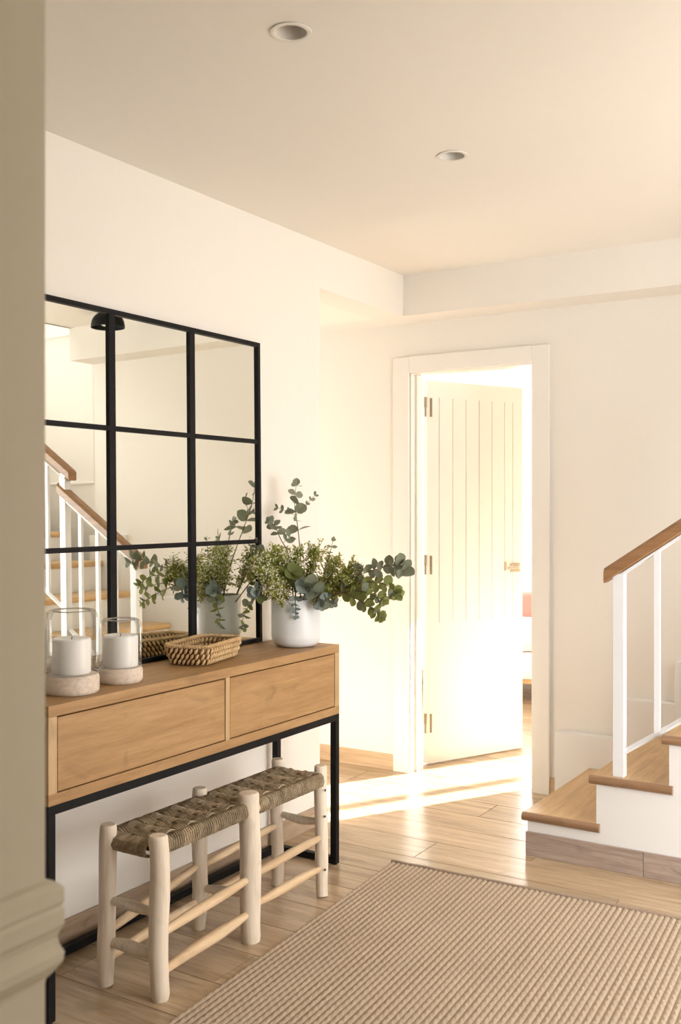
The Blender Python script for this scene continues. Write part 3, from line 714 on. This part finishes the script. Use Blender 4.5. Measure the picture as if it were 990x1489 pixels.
# ------------------------------------------------------------------ vase and bouquet
VC = Vector((-2.160, 3.150, CTOP + .0005)); VR, VH = .0925, .178
vs = MB().lathe([(0, 0), (.058, 0), (.068, .002), (.080, .009), (.089, .022), (VR, .040), (VR, VH - .004), (VR - .002, VH), (VR - .006, VH - .002), (VR - .008, VH - .010), (VR - .008, .04), (.07, .014), (0, .010)], VC, 64).build('vase', M['ceramic'], None, True, VC)
tag(vs, 'white ceramic cylinder vase full of eucalyptus on the console', 'vase')
# axes used to lay out the bouquet around the vase mouth: e = to the right as one looks from the hall, n = toward the wall behind
EX = Vector((.824, .566, 0)); NX = Vector((-.566, .824, 0)); TOP = VC + Vector((0, 0, VH))
def bq(e, z, n=0): return TOP + EX * e + NX * n + Vector((0, 0, z))
def leaf_mesh(name, mat, kind):
    mb = MB(); pts = []
    prof = {'round': [(0, .02), (.12, .26), (.35, .43), (.6, .45), (.82, .32), (.95, .12), (1.0, .0)],
            'oval': [(0, .02), (.15, .18), (.4, .29), (.65, .28), (.85, .16), (1.0, .0)]}[kind]
    v = []; f = []
    for x, hw in prof: v += [(x, -hw, .10 * hw * hw * 4 - .10 * x * x), (x, 0, -.03 - .10 * x * x), (x, hw, .10 * hw * hw * 4 - .10 * x * x)]
    for i in range(len(prof) - 1):
        a = i * 3; f += [(a, a + 3, a + 4, a + 1), (a + 1, a + 4, a + 5, a + 2)]
    me = bpy.data.meshes.new(name); me.from_pydata(v, [], f); me.update(); me.materials.append(mat)
    me.polygons.foreach_set('use_smooth', [True] * len(me.polygons)); return me
LM = {(c, k): leaf_mesh('leaf', M['leaf_' + c], k) for c in ('grey', 'green', 'blue') for k in ('round', 'oval')}
def leaf_at(parent, p, dirv, facing, size, me):
    x = dirv.normalized(); z = (facing - x * facing.dot(x))
    if z.length < 1e-3: z = x.orthogonal()
    z.normalize(); y = z.cross(x)
    o = bpy.data.objects.new('leaf', me); COL.objects.link(o); o.parent = parent
    o.matrix_local = Matrix(((x.x, y.x, z.x, p.x - parent.location.x), (x.y, y.y, z.y, p.y - parent.location.y), (x.z, y.z, z.z, p.z - parent.location.z), (0, 0, 0, 1))) @ Matrix.Scale(size, 4)
    return o
def smooth_path(pts, n):
    pts = [pts[0]] + pts + [pts[-1]]; out = []
    for i in range(1, len(pts) - 2):
        for k in range(n):
            t = k / n; a, b, c, d_ = pts[i - 1], pts[i], pts[i + 1], pts[i + 2]
            out.append(.5 * ((2 * b) + (c - a) * t + (2 * a - 5 * b + 4 * c - d_) * t * t + (3 * b - a - 3 * c + d_) * t ** 3))
    out.append(pts[-2]); return out
VIEW = Vector((.566, -.824, .12))
def branch(label, pts, nodes, start, s0, s1, col, kind='round', spread=1.0, twigs=()):
    P = smooth_path([bq(*p) for p in pts], 8)
    root = empty('eucalyptus_branch', P[0]); tag(root, label, 'branch', 'eucalyptus branches in the vase')
    mb = MB(); n = len(P); mb.tube(P, [.0026 - .0018 * i / n for i in range(n)], 6)
    for tw in twigs:
        TP = smooth_path([bq(*p) for p in tw[0]], 5); mb.tube(TP, .0009, 5)
        for q in range(tw[1]):
            i = int((q + 1) / tw[1] * (len(TP) - 1)); tg = (TP[i] - TP[i - 1]).normalized()
            for sd_ in (1, -1):
                side = tg.cross(VIEW).normalized() * sd_
                leaf_at(root, TP[i], side * .8 + tg * .7 + Vector([random.uniform(-.3, .3) for _ in range(3)]), VIEW + Vector([random.uniform(-.7, .7) for _ in range(3)]), tw[2] * random.uniform(.7, 1.15), LM[(col, 'oval')])
    mb.build('stem', M['stem'], root, True)
    for k in range(nodes):
        t = start + (1 - start) * k / max(1, nodes - 1); i = min(n - 1, max(1, int(t * (n - 1)))); tg = (P[i] - P[i - 1]).normalized()
        sz = s0 + (s1 - s0) * k / max(1, nodes - 1); rot = (k % 2) * 1.25 + random.uniform(-.4, .4)
        a = tg.cross(VIEW).normalized(); b = tg.cross(a).normalized()
        for sd_ in (1, -1):
            out = (a * math.cos(rot) + b * math.sin(rot)) * sd_
            leaf_at(root, P[i], out * spread + tg * random.uniform(.15, .65) + Vector((0, 0, random.uniform(-.25, .15))), tg * .5 + VIEW * random.uniform(.4, 1.1) + Vector([random.uniform(-.5, .5) for _ in range(3)]), sz * random.uniform(.8, 1.2), LM[(col if random.random() < .8 else 'grey', kind)])
    leaf_at(root, P[-1], (P[-1] - P[-2]), VIEW, s1 * .9, LM[(col, kind)])
K = .0026   # metres per step of the layout below
def px(*q, out=0.0, back=0.0):
    # out: how far the spray leans into the room as it spreads right; back: how far it leans to the wall as it rises
    if out or back:
        r = []
        for u, v, n in q:
            e = max(0, (u - 440) * K); hgt = max(0, (868 - v) * K)
            n2 = n - out * e + back * hgt; r.append(((u - 430) * K * (1 + n2 / 3.85), .0 + (868 - v) * K * (1 + n2 / 3.85) + n2 * .088 * -1, n2))
        return r
    return [((u - 430) * K, (868 - v) * K, n) for u, v, n in q]
branch('tall upright eucalyptus branch, the highest of the bouquet', px((436, 885, .02), (437, 820, .02), (433, 770, .02), (428, 735, .02), (430, 706, .01), back=.36), 6, .50, .052, .036, 'grey', twigs=[(px((427, 752, .02), (445, 733, .015), (457, 720, .01), back=.36), 4, .020), (px((427, 748, .02), (414, 742, .03), (404, 738, .03), back=.36), 3, .022)])
branch('short upright eucalyptus branch with small leaves left of the tall one', px((427, 880, .02), (420, 810, .01), (408, 783, .0), (400, 765, 0), (393, 757, 0), back=.15), 5, .60, .038, .024, 'grey', twigs=[(px((412, 788, 0), (420, 780, 0)), 2, .030)])
branch('long eucalyptus branch reaching farthest right with big grey green leaves', px((445, 885, .0), (480, 848, .0), (520, 835, .01), (555, 824, .02), (576, 820, .02), (588, 826, .02), out=.72), 10, .42, .040, .045, 'grey')
branch('light green eucalyptus branch just under the longest one', px((448, 885, .02), (490, 856, .02), (530, 846, .03), (556, 848, .03), (572, 858, .03), (577, 864, .03), out=.72), 10, .36, .041, .028, 'green')
branch('low eucalyptus branch drooping to the right with small end leaves', px((450, 880, -.01), (485, 860, -.02), (512, 867, -.02), (534, 880, -.02), (548, 890, -.02), (554, 896, -.02), out=.72), 9, .40, .044, .020, 'green')
branch('blue grey eucalyptus branch bunched over the front of the vase rim', px((432, 885, -.02), (436, 862, -.07), (444, 850, -.10), (452, 852, -.115), (462, 862, -.12), (465, 872, -.12)), 9, .30, .054, .032, 'blue')
branch('small blue grey eucalyptus sprig hanging over the vase front', px((425, 880, -.03), (428, 862, -.09), (429, 872, -.105), (430, 882, -.108), (429, 889, -.108)), 5, .35, .028, .018, 'blue')
branch('broad leaved green eucalyptus sprig in the middle of the bouquet', px((430, 885, -.01), (428, 850, -.03), (424, 838, -.04), (424, 830, -.04)), 5, .42, .050, .046, 'green')
branch('thin eucalyptus sprig pointing up at the right of the bouquet', px((455, 885, .01), (470, 835, .0), (478, 806, 0), (483, 786, 0)), 4, .60, .018, .022, 'grey', 'oval')
branch('drooping eucalyptus branch hanging left beside the mirror edge', px((420, 880, -.02), (392, 860, -.05), (370, 868, -.055), (360, 882, -.055), (354, 898, -.05), (356, 908, -.05)), 8, .32, .034, .020, 'green')
branch('bluish eucalyptus sprig at the left rim of the vase', px((415, 885, -.02), (396, 862, -.05), (378, 855, -.06), (370, 858, -.06)), 5, .45, .036, .032, 'blue')
branch('eucalyptus branch rising behind the flowers toward the mirror', px((420, 885, .05), (395, 835, .09), (372, 800, .10), (360, 778, .10)), 7, .45, .036, .020, 'grey')
branch('green eucalyptus branch behind the bouquet, mostly seen in the mirror', px((405, 885, .04), (380, 850, .09), (362, 838, .11), (350, 836, .12)), 6, .40, .036, .030, 'green')
branch('small leaved eucalyptus sprig low at the right of the vase rim', px((445, 880, -.03), (462, 868, -.08), (474, 866, -.09), (482, 872, -.09)), 5, .4, .034, .024, 'blue')
branch('green eucalyptus branch filling the right side behind the front leaves', px((448, 885, .03), (478, 862, .02), (505, 852, .02), (525, 856, .03), out=.4), 9, .36, .046, .042, 'green')

branch('broad leaved green eucalyptus branch at middle right under the yellow sprigs', px((450, 885, .0), (486, 864, -.01), (520, 858, -.01), (545, 866, -.01), (556, 872, -.01), out=.72), 7, .35, .040, .028, 'green')

def sprig(label, pts, n_side, reach, blossoms, seed):
    rnd = random.Random(seed); P = smooth_path([bq(*p) for p in pts], 8)
    root = empty('flower_sprig', P[0]); tag(root, label, 'flower sprig', 'fine flowering sprigs in the vase')
    st_, fo, bl = MB(), MB(), MB(); st_.tube(P, .0014, 5)
    for k in range(int(n_side * 1.9)):
        i = rnd.randint(int(len(P) * .35), len(P) - 1); p = P[i]
        d_ = ((P[i] - P[i - 1]).normalized() * .8 + Vector([rnd.uniform(-1.5, 1.5) for _ in range(3)]) + Vector((0, 0, .30))).normalized()
        L = reach * rnd.uniform(.45, 1.35); q = p + d_ * L; mid = p.lerp(q, .5) + Vector([rnd.uniform(-.006, .006) for _ in range(3)])
        st_.tube([p, mid, q], .0006, 4, False)
        for m in range(11):
            c = (p.lerp(mid, m / 5) if m < 5 else mid.lerp(q, (m - 5) / 5.0)); o_ = (d_ * .5 + Vector([rnd.uniform(-1, 1) for _ in range(3)])).normalized()
            l = rnd.uniform(.010, .019); s_ = o_.orthogonal().normalized() * l * .19
            fo.add([c, c + o_ * l * .5 + s_, c + o_ * l, c + o_ * l * .5 - s_], [(0, 1, 2, 3)])
        for m in range(blossoms):
            c = q + Vector([rnd.uniform(-.014, .014) for _ in range(3)]) - d_ * rnd.uniform(0, L * .7); r = rnd.uniform(.0022, .0036)
            bl.add([c + Vector(v) * r for v in ((1, 0, 0), (-1, 0, 0), (0, 1, 0), (0, -1, 0), (0, 0, 1), (0, 0, -1))], [(0, 2, 4), (2, 1, 4), (1, 3, 4), (3, 0, 4), (2, 0, 5), (1, 2, 5), (3, 1, 5), (0, 3, 5)])
    st_.build('stem', M['greenstem'], root)
    f = fo.build('foliage', M['filler'], root); f['kind'] = 'stuff'
    if blossoms: b = bl.build('blossom', M['blossom'], root, True); b['kind'] = 'stuff'
sprig('pale blossoming sprig at the far left of the bouquet', px((418, 885, -.02), (398, 845, -.03), (380, 815, -.03)), 42, .050, 5, 1)
sprig('pale blossoming sprig leaning left in front of the mirror edge', px((420, 885, -.03), (402, 852, -.06), (388, 832, -.07)), 40, .048, 6, 2)
sprig('pale blossoming sprig left of the tall eucalyptus stem', px((424, 885, .0), (414, 838, .0), (405, 805, .0)), 40, .048, 5, 3)
sprig('blossoming sprig in the centre behind the broad green leaves', px((430, 885, .03), (430, 840, .02), (432, 806, .02)), 40, .046, 3, 4)
sprig('yellow green sprig right of the tall eucalyptus stem', px((438, 885, .02), (448, 838, .02), (458, 803, .02)), 42, .048, 3, 5)
sprig('yellow green sprig leaning right over the vase rim', px((445, 885, .0), (466, 846, .0), (488, 818, .0), out=.4), 42, .048, 3, 6)
sprig('yellow green sprig farthest right among the eucalyptus', px((446, 885, .01), (478, 852, .02), (510, 830, .02), out=.72), 42, .046, 2, 7)
sprig('low blossoming sprig at the front left of the vase rim', px((422, 885, -.04), (410, 864, -.08), (398, 852, -.09)), 36, .042, 6, 8)
sprig('yellow green sprig low at the right of the vase rim', px((442, 885, -.02), (462, 860, -.05), (480, 848, -.06)), 38, .044, 2, 9)
sprig('yellow green sprig between the two lower right eucalyptus branches', px((446, 885, .0), (480, 860, .0), (512, 850, .01), out=.72), 40, .044, 1, 11)
sprig('pale yellow green sprig among the leaves of the longest branch', px((446, 885, .01), (484, 850, .01), (516, 838, .02), out=.72), 40, .044, 3, 12)
sprig('leafy sprig at the back of the bouquet toward the wall', px((420, 885, .05), (408, 840, .09), (398, 815, .11)), 38, .048, 2, 10)

# ------------------------------------------------------------------ rug
RC = Vector((-1.879, 3.384, 0)); RA = Vector((1, .02, 0)).normalized(); RB = Vector((.066, -.998, 0)).normalized()
RW, RL = 2.2, 2.35
def rp(a, b, z): p = RC + RA * a + RB * b; return (p.x, p.y, z)
rg = empty('area_rug', rp(RW / 2, RL / 2, 0)); tag(rg, 'tan ribbed natural fibre rug on the plank floor', 'rug')
mb = MB(); mb.add([rp(a, b, z) for a, b in ((.003, .003), (RW, .003), (RW, RL), (.003, RL)) for z in (.0004, .005)], [(0, 2, 4, 6), (1, 7, 5, 3), (0, 1, 3, 2), (2, 3, 5, 4), (4, 5, 7, 6), (6, 7, 1, 0)])
mb.build('backing', M['rugbase'], rg)
mb = MB(); pitch = .0195; nr = int(RW / pitch); step = .0075; nb = int(1.55 / step)
import numpy as np
for i in range(nr):
    a0 = i * pitch; k = 6; base_n = len(mb.v); rows = []
    bs_ = [q * step for q in range(nb)] + [1.55 + q * .05 for q in range(17)]
    for qi, b in enumerate(bs_):
        ph = math.sin(b / .032 * 2 * math.pi + i * 2.4); wv = .0012 * math.sin(b * 3.1 + i * .7)
        for j in range(k):
            s = j / (k - 1); h = math.sin(math.pi * s) ** .7
            bumpz = .0015 * ph * (1 if s < .5 else -1) * h
            mb.v.append(rp(a0 + pitch * (.05 + .90 * s) + wv, b, .0048 + .0030 * h + bumpz))
    for q in range(len(bs_) - 1):
        for j in range(k - 1): a = base_n + q * k + j; mb.f.append((a, a + 1, a + k + 1, a + k))
rb = mb.build('rib', M['rug'], rg, True); rb['kind'] = 'stuff'
mb = MB(); path = [rp(-.002 + RW * t / 60, -.002 + .0015 * math.sin(t * 1.1), .0075) for t in range(61)]
mb.tube(path, .0075, 8, True, lambda i, a: .85 + .1 * math.sin(i * 2.2)); mb.build('binding', M['rugbind'], rg, True)

# ------------------------------------------------------------------ bedroom glimpsed past the door
bd = empty('bed', (-2.9, 7.0, 0)); tag(bd, 'white low bed on wooden legs glimpsed through the bedroom door', 'bed')
MB().box(-3.9, -2.30, 6.62, 7.75, .16, .34, .03).build('mattress', M['sheet'], bd, True)
MB().box(-3.88, -2.32, 6.66, 7.73, .13, .16, .004).build('bed_frame', M['bedleg'], bd)
for x in (-3.82, -2.74, -2.36):
    for y in (6.72, 7.66): MB().tube([(x, y, 0), (x, y, .13)], [.018, .026], 10).build('leg', M['bedleg'], bd, True)
def cushion(cx, cy, z, sx, sy, sz, rx, rz, mat, label):
    mb = MB(); n = 12; vs = []; 
    for sgn in (1, -1):
        for i in range(n + 1):
            for j in range(n + 1):
                u, v = i / n * 2 - 1, j / n * 2 - 1; t = ((1 - u ** 4) * (1 - v ** 4)) ** .5
                pin = 1 - .07 * (1 - abs(u)) * abs(v) - .07 * (1 - abs(v)) * abs(u)
                vs.append(Vector((u * sx / 2 * pin, sgn * (sy / 2 * t), v * sz / 2 * pin)))
    m_ = (n + 1) ** 2; fs = []
    for s_ in (0, 1):
        for i in range(n):
            for j in range(n): a = s_ * m_ + i * (n + 1) + j; fs.append((a, a + 1, a + n + 2, a + n + 1))
    rot = Matrix.Rotation(rz, 3, 'Z') @ Matrix.Rotation(rx, 3, 'X')
    low = min((rot @ v).z for v in vs); off = Vector((cx, cy, z - low))
    mb.add([rot @ v + off for v in vs], fs)
    o = mb.build('cushion', mat, None, True); tag(o, label, 'cushion', 'cushions on the bed'); return o
cushion(-2.78, 7.05, .342, .42, .14, .42, R(-18), R(25), M['pink'], 'pink cushion leaning at the back on the bed beyond the door')
cushion(-2.62, 6.80, .342, .34, .13, .26, R(-24), R(30), M['pinkwhite'], 'white cushion in front of the pink one on the bed')
